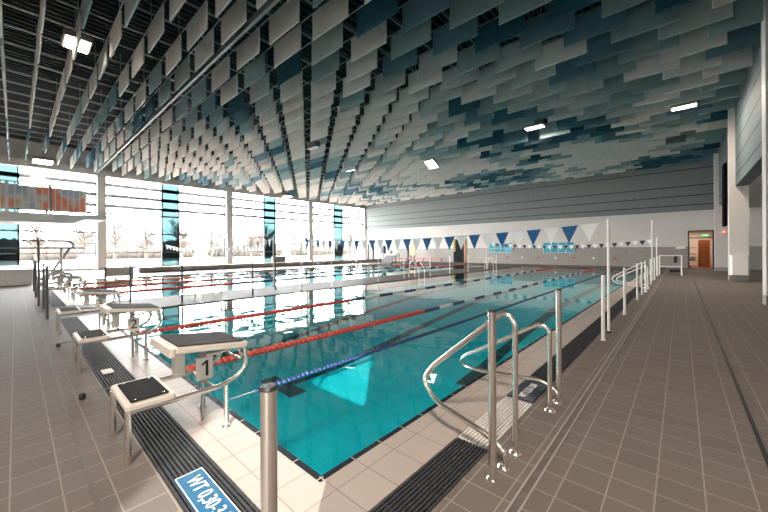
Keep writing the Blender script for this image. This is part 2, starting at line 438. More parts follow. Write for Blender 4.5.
for (x0, x1), lb in (((PX0, PX1), 'calm turquoise water of the near swimming pool'), ((QX0, QX1), 'calm bright water of the second pool near the windows')):
    b = MB(); b.add([(x0+.045, PY0+.045, -.022), (x1-.045, PY0+.045, -.022), (x1-.045, PY1-.045, -.022), (x0+.045, PY1-.045, -.022)], [(0, 1, 2, 3)])
    o = b.build('water', 'water'); tag(o, lb, 'water', kind='stuff')

# overflow gratings
def grate(name, x0, x1, y0, y1, along, mat, label, cover=.001):
    b = MB(); pitch = .025; bw = .0145
    if along == 'Y':
        n = int(round((x1-x0)/pitch))
        for i in range(n):
            c = x0+(i+.5)*(x1-x0)/n; b.box(c-bw/2, c+bw/2, y0, y1, -.028, cover)
        y = y0+.003
        while y < y1: b.box(x0, x1, y-.004, y+.004, -.026, cover-.003); y += .25
    else:
        n = int(round((y1-y0)/pitch))
        for i in range(n):
            c = y0+(i+.5)*(y1-y0)/n; b.box(x0, x1, c-bw/2, c+bw/2, -.028, cover)
        x = x1-.003
        while x > x0: b.box(x-.004, x+.004, y0, y1, -.026, cover-.003); x -= .25
    o = b.build(name, mat, None, ((x0+x1)/2, (y0+y1)/2, 0)); tag(o, label, 'grating'); return o
ch = MB(); ch.box(-1.25, -1.0, .60, PY1+.3, ZF, -.03); ch.box(PX0, -1.25, .60, .88, ZF, -.03); ch.box(QX0-.25, QX1, .60, .88, ZF, -.03)
struct('trim_7', ch, 'channel', 'dark channel under the overflow gratings', 'channel')
grate('overflow_grating', -1.25, -1.0, .60, 2.2, 'Y', 'grate', 'dark slatted grating by the nearest steel post and pool corner')
grate('overflow_grating', -1.25, -1.0, 2.2, 3.12, 'Y', 'grate_white', 'white slatted grating between the two stair handrails')
grate('overflow_grating', -1.25, -1.0, 3.12, PY1+.3, 'Y', 'grate', 'dark slatted grating running from the stairs to the far end')
grate('overflow_grating', PX0, -1.25, .60, .88, 'X', 'grate', 'dark slatted grating passing under the starting blocks')
grate('overflow_grating', QX0-.25, QX1, .60, .88, 'X', 'grate', 'dark slatted grating at the near end of the second pool')

# depth signs lying on the gratings
t = thing('depth_sign', 'blue depth plate with white figures on the grating beside the nearest post', 'sign', (-1.97, .72, .0015))
b = MB(); b.bbox(-2.30, -1.62, .64, .80, .0015, .008, .006); b.build('plate', 'blue_sign', t, t.location)
rim = MB()
for a in ((-2.295, -1.625, .643, .648), (-2.295, -1.625, .792, .797), (-2.295, -2.289, .648, .792), (-1.631, -1.625, .648, .792)): rim.box(*a, .008, .0088)
rim.build('rim_line', 'sign_white', t, t.location)
for q in range(5):
    for yy in (.652, .788):
        pass
text_part('lettering', 'WT 0,30-3,00', .115, 'sign_white', t, Matrix.Translation((.0, .0, .008)), .80)
t = thing('depth_sign', 'blue depth plate coloured as in shade, with white figures on the grating past the stairs', 'sign', (-1.12, 3.37, .0015))
b = MB(); b.bbox(-1.235, -1.01, 3.13, 3.62, .0015, .009, .006); b.build('plate', 'navy', t, t.location)
text_part('lettering', 'WT 0,30-3,00', .10, 'sign_white', t, Matrix.Translation((.0, .0, .009)) @ Matrix.Rotation(PI/2, 4, 'Z'), .66)

# ------------------------------------------------------------------ lane ropes
def float_run(y0, y1, r, x, pitch):
    b = MB(); n = 8; y = y0; P = []; R = []
    while y < y1-1e-6:
        for d, k in ((.0, .45), (.12, 1.0), (.82, 1.0), (.94, .45)):
            P.append((x, min(y+d*pitch, y1), -.022)); R.append(r*k)
        y += pitch
    b.tube(P, r, n, True, R); return b
def lane_rope(x, y0, y1, label, mode, r=.042, first='red'):
    t = thing('lane_rope', label, 'lane rope', (x, y0, -.022), 'floating lane ropes')
    c = MB(); c.tube([(x, PY0+.02, -.02), (x, (PY0+PY1)/2, -.022), (x, PY1-.02, -.02)], .006, 6); c.build('cable', 'steel_dull', t, t.location)
    if mode == 'navy':
        float_run(y0, y1, r, x, .06).build('float_run', 'rope_blue', t, t.location); return t
    float_run(y0, y0+4.9, r, x, .085).build('float_run', first, t, t.location)
    y = y0+4.9; k = 0
    while y < y1-4.6:
        e = min(y+.62, y1-4.5); float_run(y+.005, e, r, x, .085).build('float_run', 'blue' if k % 2 == 0 else 'white', t, t.location)
        y = e; k += 1
    float_run(y, y1, r, x, .085).build('float_run', 'red', t, t.location)
    return t
lane_rope(-4.40, 1.36, 26.8, 'red, blue and white float rope nearest the right edge, beside block one', 'std', .045)
lane_rope(-6.95, 1.36, 26.8, 'red, blue and white float rope in front of block two, second from right', 'std', .045)
lane_rope(-3.2, 1.62, 26.8, 'thin deep blue rope floating alone nearest the stairs', 'navy', .026)
lane_rope(-14.25, 1.36, 26.8, 'red float rope of the second pool nearest the middle strip', 'std', .06)
lane_rope(-16.75, 1.36, 26.8, 'red float rope along the middle of the second pool', 'std', .06)
lane_rope(-19.25, 1.36, 26.8, 'orange fronted float rope of the second pool nearest the windows', 'std', .06, 'orange')

# ------------------------------------------------------------------ starting blocks
def starting_block(loc, label, number):
    t = thing('starting_block', label, 'starting block', loc, 'steel starting blocks')
    S = Vector((0, 0, 0))
    sx = .245
    # local: x across, y forwards to the water, z up ; y=0 is rear leg line
    for s in (-1, 1):
        MB().tube([(s*sx, 0, 0), (s*sx, 0, .345)], .019, 12).build('leg', 'steel', t)
        MB().tube([(s*sx, .63, 0), (s*sx, .63, .33)], .019, 12).build('leg', 'steel', t)
        r = MB(); r.tube(fillet([(s*sx, .0, .335), (s*sx, .64, .335), (s*sx, .80, .42), (s*sx, .78, .60), (s*sx, .74, .63)], .10, 6), .018, 12)
        r.tube(fillet([(s*sx*.99, .74, .62), (s*sx*.8, .60, .585), (s*sx*.75, .50, .585)], .05, 5), .012, 8)
        r.build('side_rail', 'steel', t)
        MB().lathe([(.034, .0005), (.034, .006), (.022, .012)], (s*sx, .63, 0), 14).build('foot_plate', 'steel_dull', t)
    st = MB(); st.bbox(-.265, .265, -.015, .275, .345, .385, .015); st.build('step', 'cream', t)
    pd = MB(); pd.bbox(-.225, .225, .02, .245, .385, .392, .01); p = pd.build('step_pad', 'pad', t)
    sc = MB()
    for xx in (-.19, .19):
        for yy in (.05, .215): sc.lathe([(.008, .392), (.008, .394), (.004, .395)], (xx, yy, 0), 10)
    sc.build('screw', 'steel', p)
    # platform slopes down towards the water
    A = Matrix.Translation((0, .535, .655)) @ Matrix.Rotation(-math.radians(6.5), 4, 'X')
    pl = MB(); pl.bbox(-.265, .265, -.27, .27, -.028, .018, .014, A)
    pl.bbox(-.265, .265, -.30, -.262, -.05, .012, .008, A)
    pl.build('platform', 'cream', t)
    pp = MB(); pp.bbox(-.235, .235, -.245, .25, .018, .026, .01, A); pp.build('platform_pad', 'pad_grey', t)
    # pedestal and number plates under the platform
    pe = MB(); pe.bbox(-.05, .05, .33, .40, .43, .64, .006); pe.bbox(-.10, .10, .30, .42, .60, .65, .006)
    pe.build('bracket', 'cream', t)
    po = MB(); po.bbox(-.04, .04, .52, .56, .335, .64, .006); po.tube([(-sx, .54, .335), (sx, .54, .335)], .014, 10); po.tube([(0, .54, .335), (0, .54, .0)], .014, 10)
    po.build('pedestal', 'steel_dull', t)
    np_ = MB(); np_.bbox(.042, .056, .475, .605, .35, .53, .006); pn = np_.build('number_plate', 'cream', t)
    if number == '1':
        nm = MB(); nm.prism([(.545, .378), (.565, .378), (.565, .505), (.548, .505), (.512, .478), (.518, .464), (.545, .482)], 'X', .056, .0585); nm.build('numeral', 'black', pn)
    else: text_part('numeral', number, .17, 'black', pn, Matrix.Translation((.0575, .54, .44)) @ Matrix.Rotation(PI/2, 4, 'Z') @ Matrix.Rotation(PI/2, 4, 'X'))
    hb = MB(); hb.tube(fillet([(-.16, .76, .61), (-.16, .80, .47), (.16, .80, .47), (.16, .76, .61)], .06, 5), .011, 8); hb.build('grab_bar', 'steel', t)
    return t
starting_block((-2.945, .49, 0), 'nearest starting block, black padded step and platform, plate numbered 1', '1')
starting_block((-5.37, .49, 0), 'second starting block from the camera, plate numbered 2', '2')
starting_block((-7.93, .49, 0), 'third starting block, just in front of the steel posts', '3')
starting_block((-13.15, .49, 0), 'first starting block behind the steel posts, at the second pool', '4')
starting_block((-15.6, .49, 0), 'second starting block behind the steel posts, at the second pool', '5')
starting_block((-18.1, .49, 0), 'farthest starting block, nearest the diving board', '6')

for x, lb in ((-4.22, 'between blocks one and two'), (-6.78, 'between blocks two and three')):
    t = thing('rope_anchor', 'small black deck anchor with a steel bar, '+lb, 'anchor', (x, .42, 0))
    b = MB(); b.lathe([(.022, 0), (.026, .004), (.026, .05), (.018, .056)], (x, .42, 0), 14); b.build('plug', 'black', t, t.location)
    b = MB(); b.tube(fillet([(x, .42, .045), (x, .50, .05), (x, .72, .03)], .04), .008, 8); b.build('bar', 'steel', t, t.location)
for x, lb in ((-4.95, 'near the second block'), (-7.1, 'near the third block')):
    b = MB(); b.bbox(x-.09, x+.09, .66, .76, .0015, .011, .006)
    tag(b.build('cover_plate', 'cream', None, (x, .71, .0015)), 'small pale cover plate on the dark grating '+lb, 'cover')

# ------------------------------------------------------------------ posts, rails
def post(x, y, h, label, r=.024, mat='steel', name='rail_post', z0=0.0, group='steel posts along the right hand deck'):
    t = thing(name, label, 'post', (x, y, z0), group)
    b = MB(); b.tube([(x, y, z0), (x, y, z0+h-.006)], r, 16); b.build('tube', mat, t, t.location)
    b = MB(); b.lathe([(r*1.02, z0+h-.012), (r*1.02, z0+h-.003), (r*.85, z0+h)], (x, y, 0), 16); b.build('cap', 'black' if r > .022 else mat, t, t.location)
    b = MB(); b.lathe([(r*1.5, z0+.0008), (r*1.5, z0+.004), (r*1.05, z0+.01)], (x, y, 0), 16); b.build('base_ring', mat, t, t.location)
    return t
post(-.91, .5, 1.0, 'nearest thick steel post, in front of the pool corner')
post(-.86, 1.94, 1.03, 'steel post with black cap in front of the first stair handrail')
post(-.86, 3.42, 1.02, 'steel post rising beside the second stair handrail', group=None)
names = ['first pale post beyond the stairs, beside the flag pole', 'second pale post beyond the stairs, just past the flag pole', 'third pale post beyond the stairs', 'fourth pale post beyond the stairs', 'fifth pale post beyond the stairs', 'sixth pale post beyond the stairs', 'seventh pale post beyond the stairs', 'eighth pale post beyond the stairs']
for (y, lb) in zip((6.0, 8.6, 11.3, 12.75, 14.1, 16.6, 19.1, 21.6), names):
    post(-.89, y, 1.01, lb, mat='white_metal')

def stair_rail(y0, y1, top, x_tip, z_tip, zl, label, up_first, mats='steel', xb=-.85, dz=-.06):
    """bent tube: up, over, down towards the water, back along the bottom and down to the deck"""
    t = thing('stair_handrail', label, 'handrail', (xb, (y0+y1)/2, 0), 'bent steel pool stair handrails')
    ya, yb = (y1, y0) if up_first else (y0, y1)        # ya: upright leg, yb: low leg
    ym = (y0+y1)/2
    P = fillet([(xb, ya, 0), (xb, ya, top*.93), (xb-.07, ya, top), (x_tip+.04, ym+(ya-ym)*.4, z_tip+.06), (x_tip-.02, ym, z_tip-.05), (x_tip+.12, ym+(yb-ym)*.4, zl), (xb-.13, yb, zl+dz), (xb+.01, yb, zl+dz-.07), (xb+.01, yb, 0)], .11, 7)
    MB().tube(P, .019, 14).build('tube', mats, t, t.location) if False else None
    b = MB(); b.tube(P, .019, 14); b.build('tube', mats, t, t.location)
    for yy in (ya, yb):
        b = MB(); b.lathe([(.045, .0008), (.045, .006), (.026, .018)], (xb, yy, 0), 18); b.build('base_flange', mats, t, t.location)
    return t
stair_rail(2.09, 2.29, .965, -1.53, .40, .235, 'near stair handrail of bent steel tube at the white grating', True)
stair_rail(3.09, 3.29, .745, -1.75, .21, .13, 'second stair handrail of bent steel tube, beside the shade-coloured depth plate', False, dz=.04)
stair_rail(13.5, 13.7, .95, -1.75, .40, .235, 'pale bent handrail farther along the right edge, at the far stairs', True, 'white_metal')
stair_rail(14.5, 14.7, .80, -1.75, .30, .2, 'rearmost pale bent handrail on the right edge, at the far stairs', False, 'white_metal')

# flag poles
def flag_pole(x, y, h, label, r=.02):
    t = thing('flag_pole', label, 'pole', (x, y, 0), 'white bunting poles')
    b = MB(); b.tube([(x, y, 0), (x, y, h)], r, 12); b.build('tube', 'white_metal', t, t.location)
    b = MB(); b.lathe([(r*1.25, h), (r*1.25, h+.02), (r*.6, h+.03)], (x, y, 0), 12); b.build('cap', 'white_metal', t, t.location)
    b = MB(); b.lathe([(r*2, .0008), (r*2, .008), (r*1.1, .03)], (x, y, 0), 14); b.build('socket', 'black', t, t.location)
flag_pole(-.9, 6.59, 1.86, 'tall white pole holding the right end of the near bunting')
flag_pole(-9.75, 6.59, 1.86, 'white pole on the middle strip at the left end of the near bunting')
flag_pole(-11.6, 6.59, 1.86, 'white pole on the middle strip holding the bunting of the second pool')
flag_pole(-.9, 17.75, 2.55, 'tallest thin white pole among the far posts on the right')
flag_pole(-.9, 21.2, 1.92, 'white pole holding the right end of the far bunting')
flag_pole(-9.75, 21.2, 1.92, 'white pole on the middle strip at the left end of the far bunting')

def bunting(x0, x1, y, z0, z1, sag, label, pitch, cols, w=.26, h=.28):
    t = thing('bunting', label, 'bunting', (x0, y, z0))
    n = int(abs(x1-x0)/pitch)
    def zz(x):
        u = (x-x0)/(x1-x0); return z0+(z1-z0)*u-sag*4*u*(1-u)
    b = MB(); b.tube([(x0+(x1-x0)*k/24, y, zz(x0+(x1-x0)*k/24)) for k in range(25)], .005, 6); b.build('cord', 'cord', t, t.location)
    d = 1 if x1 > x0 else -1
    for k in range(n):
        xc = x0+d*(.24+k*pitch)
        if (xc-x1)*d > -.15: break
        b = MB(); th = .004
        a = (xc-w/2, zz(xc-w/2)); c = (xc+w/2, zz(xc+w/2)); m = (xc+random.uniform(-.012, .012), zz(xc)-h)
        b.prism([a, m, c], 'Y', y-th/2, y+th/2)
        b.build('pennant', cols[k % 2], t, t.location)
bunting(-.93, -9.72, 6.59, 1.845, 1.78, .15, 'near string of blue and white pennants across the swimming pool', .305, ('flag_white', 'flag_blue'), .27, .31)
bunting(-11.63, -25.2, 6.59, 1.845, 1.80, .38, 'small string of pennants across the second pool before the windows', .305, ('flag_white', 'flag_dark'))
bunting(-.93, -9.72, 21.2, 1.86, 1.85, .26, 'far string of small dark pennants before the back wall', .29, ('flag_white', 'flag_dark'), .26, .24)

# strip posts and ladder rails between the pools
def strip_post(x, y, h, lb, mat='steel_dull'): post(x, y, h, lb, .024 if mat == 'grey_dark' else .02, mat, 'slim_post', group='slim posts on the middle strip')
strip_post(-9.74, .44, 1.1, 'dark slim post at the corner of the strip, just behind block three', 'grey_dark')
strip_post(-11.49, .46, 1.1, 'dark slim post at the second pool corner of the strip', 'grey_dark')
b = MB(); b.tube([(-9.75, .44, 1.02), (-10.6, .45, 1.01), (-11.48, .46, 1.02)], .012, 8)
tag(b.build('barrier_bar', 'steel_dull', None, (-10.6, .45, 1.02)), 'thin steel bar joining the two dark slim posts', 'bar')
for x, y, lb in ((-11.2, 2.1, 'nearest slim post on the middle strip'), (-10.0, 3.0, 'slim post on the strip before the turquoise pane'), (-9.85, 4.9, 'slim post on the strip just right of the turquoise pane'), (-10.6, 6.1, 'slim post standing in the middle of the strip'),
                 (-9.85, 8.0, 'slim post on the strip left of the central column'), (-9.85, 10.6, 'slim post on the strip right of the central column'), (-9.85, 12.4, 'slim post on the strip in line with the far corner'), (-9.85, 14.6, 'slim post on the strip before the peach board'),
                 (-9.85, 16.6, 'slim post on the strip in line with the dark far door'), (-9.85, 18.8, 'slim post on the strip left of the first blue window'), (-9.85, 23.0, 'slim post on the strip in front of the first blue window')):
    strip_post(x, y, 1.02, lb, 'grey_dark' if y < 7 else 'white_metal')
strip_post(-12.2, .40, 1.72, 'tallest dark post at the near end of the second pool', 'grey_dark')
strip_post(-14.6, .42, 1.1, 'dark slim post farther along the second pool edge', 'grey_dark')
strip_post(-17.0, .44, 1.1, 'farthest dark slim post along the second pool edge', 'grey_dark')
def ladder(x, y, s, lb):
    t = thing('pool_ladder', lb, 'ladder', (x, y, 0), 'white pool ladders')
    for d in (-.24, .24):
        b = MB(); b.tube(fillet([(x-s*.55, y+d, 0), (x-s*.5, y+d, .72), (x-s*.28, y+d, .86), (x+s*.06, y+d, .45), (x+s*.09, y+d, -.3), (x+s*.09, y+d, -.38)], .14, 6), .019, 10)
        b.build('side_tube', 'white_metal', t, t.location)
    for k in (.1, .28):
        b = MB(); b.box(x+s*.06, x+s*.13, y-.24, y+.24, -k-.02, -k); b.build('tread', 'white_metal', t, t.location)
ladder(-9.6, 3.6, 1, 'white pool ladder on the strip nearest the starting blocks')
ladder(-9.6, 13.4, 1, 'white pool ladder halfway along the strip')
ladder(-9.6, 22.0, 1, 'white pool ladder at the far end of the strip')
ladder(-21.8, 16.5, 1, 'white pool ladder on the window side of the second pool')
ladder(-21.8, 20.8, 1, 'farther white pool ladder on the window side of the second pool')

# ------------------------------------------------------------------ walls
# back wall with the doorway (x .40..1.66, z 0..2.72)
DX0, DX1, DZ = .36, 1.66, 2.62
w = MB(); w.box(LX-.3, RX+.3, BY, BY+.3, 4.0, 8.9)
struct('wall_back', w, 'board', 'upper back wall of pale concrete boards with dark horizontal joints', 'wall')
w = MB(); w.box(LX-.3, DX0, BY+.02, BY+.3, 1.5, 4.0); w.box(DX1, RX+.3, BY+.02, BY+.3, 1.5, 4.0); w.box(DX0, DX1, BY+.02, BY+.3, DZ, 4.0)
struct('wall_back_white', w, 'plaster', 'white plaster band below the concrete boards of the back wall', 'wall')
w = MB(); w.box(LX-.3, DX0, BY, BY+.3, 0, 1.5); w.box(DX1, RX+.3, BY, BY+.3, 0, 1.5)
struct('baseboard_back', w, 'dado', 'grey-beige tiled lower band of the back wall', 'wall tiles')
# right: upper wall on columns, aisle behind
w = MB(); w.box(1.72, 2.1, NY, BY, 4.0, 8.9)
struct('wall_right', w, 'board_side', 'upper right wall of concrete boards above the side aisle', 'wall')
w = MB(); w.box(RX, RX+.3, NY, -9.35, 0, 8.9); w.box(RX, RX+.3, -7.35, BY, 0, 8.9); w.box(RX, RX+.3, -9.35, -7.35, 0, 2.2); w.box(RX, RX+.3, -9.35, -7.35, 5.0, 8.9)
struct('wall_aisle', w, 'plaster', 'white side wall of the aisle', 'wall')
w = MB(); w.box(2.1, RX, -4.0, BY, 4.0, 4.2)
struct('ceiling_aisle', w, 'conc', 'low ceiling of the side aisle', 'ceiling')
w = MB(); w.box(RX-.02, RX, NY, BY, 0, 1.5)
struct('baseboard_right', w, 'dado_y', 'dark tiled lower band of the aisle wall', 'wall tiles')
# rear wall, out of view, and the tall window in the aisle wall the sun comes through
WY0, WY1, WZ0, WZ1 = -9.35, -7.35, 2.2, 5.0
w = MB(); w.box(LX-.3, RX+.3, NY-.3, NY, 0, 8.9)
struct('wall_rear', w, 'plaster', 'white wall behind the camera', 'wall')
w = MB(); w.box(RX+.14, RX+.16, WY0, WY1, WZ0, WZ1)
o = struct('window_31', w, 'glass', 'tall window behind the camera that lets the sun in', 'window')
f = MB()
for yy in (WY0+.03, WY1-.03): f.box(RX+.1, RX+.2, yy-.03, yy+.03, WZ0, WZ1)
f.build('window_frame', 'frame', o)
# columns on the right
for i, (y, lb) in enumerate(((12.1, 'nearest pale square column at the right picture edge'), (20.3, 'pale square column carrying the white bin'), (28.4, 'farthest pale square column beside the lit doorway'))):
    b = MB(); b.box(1.53, 2.1, y, y+.5, .24, 8.2); o = b.build('column', 'col'); o['kind'] = 'structure'; tag(o, lb, 'column', 'pale columns of the side aisle')
    b = MB(); b.box(1.525, 2.105, y-.005, y+.505, 0, .24); b.build('column_base', 'dado', o)
t = thing('bin', 'white rounded bin fixed low on the front of the middle column', 'bin', (1.815, 20.13, .25))
b = MB(); b.prism([(1.54+.05, 20.02), (2.09-.05, 20.02), (2.09, 20.08), (2.09, 20.295), (1.54, 20.295), (1.54, 20.08)], 'Z', .27, 1.08); b.build('body', 'bin', t, t.location)
b = MB(); b.prism([(1.53+.05, 20.01), (2.10-.05, 20.01), (2.10, 20.07), (2.10, 20.297), (1.53, 20.297), (1.53, 20.07)], 'Z', 1.08, 1.11); b.build('lid', 'bin', t, t.location)
b = MB(); b.box(1.56, 2.07, 20.04, 20.295, .25, .27); b.build('bottom_rim', 'grey_dark', t, t.location)
# tall black strip on the right wall
b = MB(); b.bbox(1.585, 1.715, 23.4, 24.4, 4.02, 5.6, .02); b.bbox(1.585, 1.715, 23.4, 24.4, 2.5, 4.0, .02)
tag(b.build('line_speaker', 'matte_black', None, (1.65, 23.9, 2.5)), 'tall black loudspeaker strip hung high beside the farthest column', 'speaker')
t = thing('alarm_lamp', 'small red lamp on the farthest column below the black strip', 'lamp', (1.76, 28.36, 2.3))
b = MB(); b.lathe([(.06, 2.3), (.06, 2.38), (.03, 2.42)], (1.92, 28.33, 0), 12); b.build('dome', pmat('red_lamp', (.6, .05, .03), .4, emit=(1, .15, .08), estr=2), t, t.location)
b = MB(); b.box(1.87, 1.97, 28.32, 28.40, 2.26, 2.30); b.build('base', 'grey_dark', t, t.location)

# lit corridor through the doorway
w = MB(); w.box(DX1+.25, DX1+.35, BY+.3, BY+6, 0, 2.8);
w2 = MB(); w2.box(DX0-.6, DX0-.5, BY+.3, BY+6, 0, 2.8); w2.box(DX0-.6, DX1+.35, BY+6, BY+6.1, 0, 2.8); struct('wall_corridor_left', w2, 'plaster', 'pale left wall of the corridor beyond the doorway', 'wall')
struct('wall_corridor', w, 'orange_wall', 'warm orange walls of the corridor beyond the doorway', 'wall')
w = MB(); w.box(DX0-.6, DX1+.35, BY+.3, BY+6, -.1, 0.002)
struct('floor_corridor', w, 'brown_floor', 'brown floor of the corridor beyond the doorway', 'floor')
w = MB(); w.box(DX0-.6, DX1+.35, BY+.3, BY+6, 2.8, 2.9)
struct('ceiling_corridor', w, 'plaster', 'pale ceiling of the corridor beyond the doorway', 'ceiling')
d = MB(); d.box(DX0, DX0+.07, BY-.02, BY+.12, 0, DZ); d.box(DX1-.07, DX1, BY-.02, BY+.12, 0, DZ); d.box(DX0, DX1, BY-.02, BY+.12, DZ-.07, DZ); d.box(DX0, DX1, BY, BY+.1, 2.08, 2.14)
struct('door_1', d, 'dark_frame', 'dark framed doorway to the orange lit corridor', 'doorway')
t = thing('locker', 'orange wooden locker standing inside the lit corridor', 'locker', (1.25, 34.0, .002))
b = MB(); b.bbox(.98, 1.55, 33.4, 35.0, .002, 2.0, .01); b.build('carcass', 'orange_wall', t, t.location)
for k in range(4):
    b = MB(); b.bbox(.965, .98, 33.43+k*.39, 33.79+k*.39, .06, 1.95, .004); b.build('door', 'orange_wall', t, t.location)
t = thing('shelf_unit', 'dark shelf with pale things on the left inside the corridor', 'shelf', (.72, 33.2, .002))
b = MB(); b.box(.42, .46, 32.4, 34.2, .002, 1.9); b.build('back_panel', 'grey_dark', t, t.location)
for z in (.5, .95, 1.4):
    b = MB(); b.box(.46, .84, 32.4, 34.2, z, z+.04); b.build('shelf', 'grey_dark', t, t.location)
b = MB(); b.bbox(.52, .80, 32.6, 33.3, .542, .78, .02); tag(b.build('storage_box', 'bin', None, (.66, 33, .542)), 'white box on the low shelf inside the corridor', 'box')
t = thing('exit_sign', 'green lit exit sign under the lintel of the doorway', 'sign', (1.2, 31.45, 2.19))
b = MB(); b.box(1.02, 1.42, 31.41, 31.47, 2.19, 2.36); b.build('housing', 'dark_frame', t, t.location)
b = MB(); b.box(1.04, 1.40, 31.405, 31.411, 2.21, 2.34); b.build('face', 'exit_green', t, t.location)
b = MB(); b.prism([(1.16, 2.265), (1.24, 2.265), (1.24, 2.235), (1.30, 2.277), (1.24, 2.32), (1.24, 2.289), (1.16, 2.289)], 'Y', 31.402, 31.406); b.build('arrow', 'sign_white', t, t.location)
t = thing('notice', 'small white notice plate on the tiles left of the doorway', 'notice', (.02, 31.48, 1.38))
b = MB(); b.bbox(-.28, .22, 31.46, 31.5, 1.36, 1.52, .01); b.build('plate', 'bin', t, t.location)
b = MB(); b.bbox(-.5, -.05, 25.6, 26.1, 0, .14, .02)
tag(b.build('floor_box', 'black', None, (-.3, 25.8, 0)), 'low black box on the deck before the doorway', 'box')
# small gate of pale tubes at the end of the post row
t = thing('barrier_gate', 'pale tube barrier with a dark box at the far end of the posts', 'barrier', (-.3, 22.8, 0))
for x in (-.86, -.52, .0):
    pass
for x in (-.85, .02):
    b = MB(); b.tube([(x, 22.8, 0), (x, 22.8, 1.05)], .03, 10); b.build('upright', 'white_metal', t, t.location)
for z in (.45, 1.02):
    b = MB(); b.tube([(-.85, 22.8, z), (.02, 22.8, z)], .022, 10); b.build('cross_bar', 'white_metal', t, t.location)
b = MB(); b.bbox(-.28, -.14, 22.74, 22.86, .65, 1.0, .01); b.build('dark_box', 'black', t, t.location)

# blue windows on the back wall
for i, (x0, x1) in enumerate(((-14.2, -11.9), (-9.15, -6.7))):
    o = MB(); o.box(x0, x1, BY-.03, BY, 1.05, 1.98)
    wn = struct('window_%d' % (20+i), o, 'teal_pane', ('left' if i == 0 else 'right')+' turquoise window strip across the tiles of the back wall', 'window')
    f = MB(); n = 4
    for k in range(n+1):
        xx = x0+(x1-x0)*k/n; f.box(xx-.03, xx+.03, BY-.05, BY-.03, 1.05, 1.98)
    f.box(x0, x1, BY-.05, BY-.03, 1.95, 2.0); f.box(x0, x1, BY-.05, BY-.03, 1.03, 1.08); f.box(x0, x1, BY-.05, BY-.03, 1.47, 1.51)
    f.build('window_frame', 'plaster', wn)
# dark door with hazard strips
d = MB(); d.box(-18.2, -16.75, BY-.04, BY, 0, 2.45)
dd = struct('door_2', d, 'dark_green', 'dark glazed door in the back wall with striped jamb', 'door')
f = MB()
for k in range(5): f.box(-18.2, -17.98, BY-.06, BY-.04, 1.2+k*.26, 1.33+k*.26)
f.build('hazard_stripe', 'yellow', dd)
f = MB(); f.box(-16.95, -16.75, BY-.06, BY-.04, 0, 2.45); f.build('jamb', 'orange_wall', dd)
# discs along the tiles
for k in range(7):
    x = -12.4+k*1.42; red = k % 2 == 0
    b = MB(); vs = []
    b.tube([(x, BY-.05, .62), (x, BY, .62)], .085, 14)
    tag(b.build('wall_disc', 'red_dot' if red else 'bin', None, (x, BY-.025, .62)), ('red' if red else 'white')+' round fitting low on the back wall, %s from the left' % ordinal(k+1), 'fitting', 'round fittings on the back wall')

# things by the far left corner
t = thing('rescue_board', 'peach coloured upright board on dark legs near the far wall', 'board', (-21.9, 29.3, 0))
b = MB(); b.prism([(-22.35, .75), (-21.75, .75), (-21.70, 1.5), (-21.95, 2.3), (-22.15, 2.3), (-22.40, 1.5)], 'Y', 29.25, 29.33); b.build('board', 'peach', t, t.location)
for x in (-22.3, -21.8):
    b = MB(); b.box(x-.06, x+.06, 29.24, 29.34, 0, .75); b.build('leg', 'grey_dark', t, t.location)
b = MB(); b.box(-22.75, -22.6, 29.22, 29.36, 0, 1.7); b.build('side_post', 'black', t, t.location)
t = thing('equipment_table', 'grey table with dark gear by the far window corner', 'table', (-25.4, 29.5, 0))
b = MB(); b.box(-27, -24.3, 29.2, 29.9, .85, .92); b.build('tabletop', 'grey_mid', t, t.location)
for x in (-26.9, -24.4):
    for y in (29.25, 29.85):
        b = MB(); b.box(x-.03, x+.03, y-.03, y+.03, 0, .85); b.build('leg', 'grey_dark', t, t.location)
b = MB(); b.box(-26.9, -24.4, 29.25, 29.85, .42, .46); b.build('shelf', 'grey_mid', t, t.location)
b = MB(); b.bbox(-27, -26.3, 29.35, 29.75, .92, 1.9, .12); tag(b.build('gear_bag', 'grey_dark', None, (-26.65, 29.55, .92)), 'tall dark bag standing on the grey far table', 'bag')
b = MB(); b.bbox(-25.9, -25.3, 29.35, 29.75, .92, 1.25, .05); tag(b.build('gear_box', 'grey_mid', None, (-25.6, 29.55, .92)), 'low grey box on the far table beside the dark bag', 'box')
t = thing('slanted_panel', 'dark slanted panel stand in front of the far table', 'panel', (-23.4, 26.9, 0))
b = MB(); b.prism([(26.5, .1), (26.6, .1), (27.4, .75), (27.3, .78)], 'X', -24.2, -22.7); b.build('panel', 'grey_dark', t, t.location)
for x in (-24.1, -22.8):
    b = MB(); b.box(x-.03, x+.03, 27.25, 27.31, 0, .74); b.build('leg', 'grey_mid', t, t.location)
    b = MB(); b.box(x-.03, x+.03, 26.5, 26.58, 0, .1); b.build('leg', 'grey_mid', t, t.location)
for x, lb in ((-28.2, 'black tall stand left of the far table'), (-27.4, 'second black tall stand, close to the far table')):
    t = thing('tall_stand', lb, 'stand', (x, 28.6, 0))
    b = MB(); b.box(x-.09, x+.09, 28.5, 28.7, .05, 2.1); b.build('pole', 'black', t, t.location)
    b = MB(); b.box(x-.25, x+.25, 28.4, 28.8, 0, .05); b.build('base', 'grey_dark', t, t.location)
t = thing('red_barrier', 'low red rail between dark posts before the back wall', 'barrier', (-21.5, 27.9, 0))
b = MB(); b.box(-24, -17.5, 27.87, 27.93, .40, .50); b.build('rail', 'red_dot', t, t.location)
for x in (-24, -21.8, -19.6, -17.5):
    b = MB(); b.box(x-.04, x+.04, 27.86, 27.94, 0, .55); b.build('upright', 'grey_dark', t, t.location)

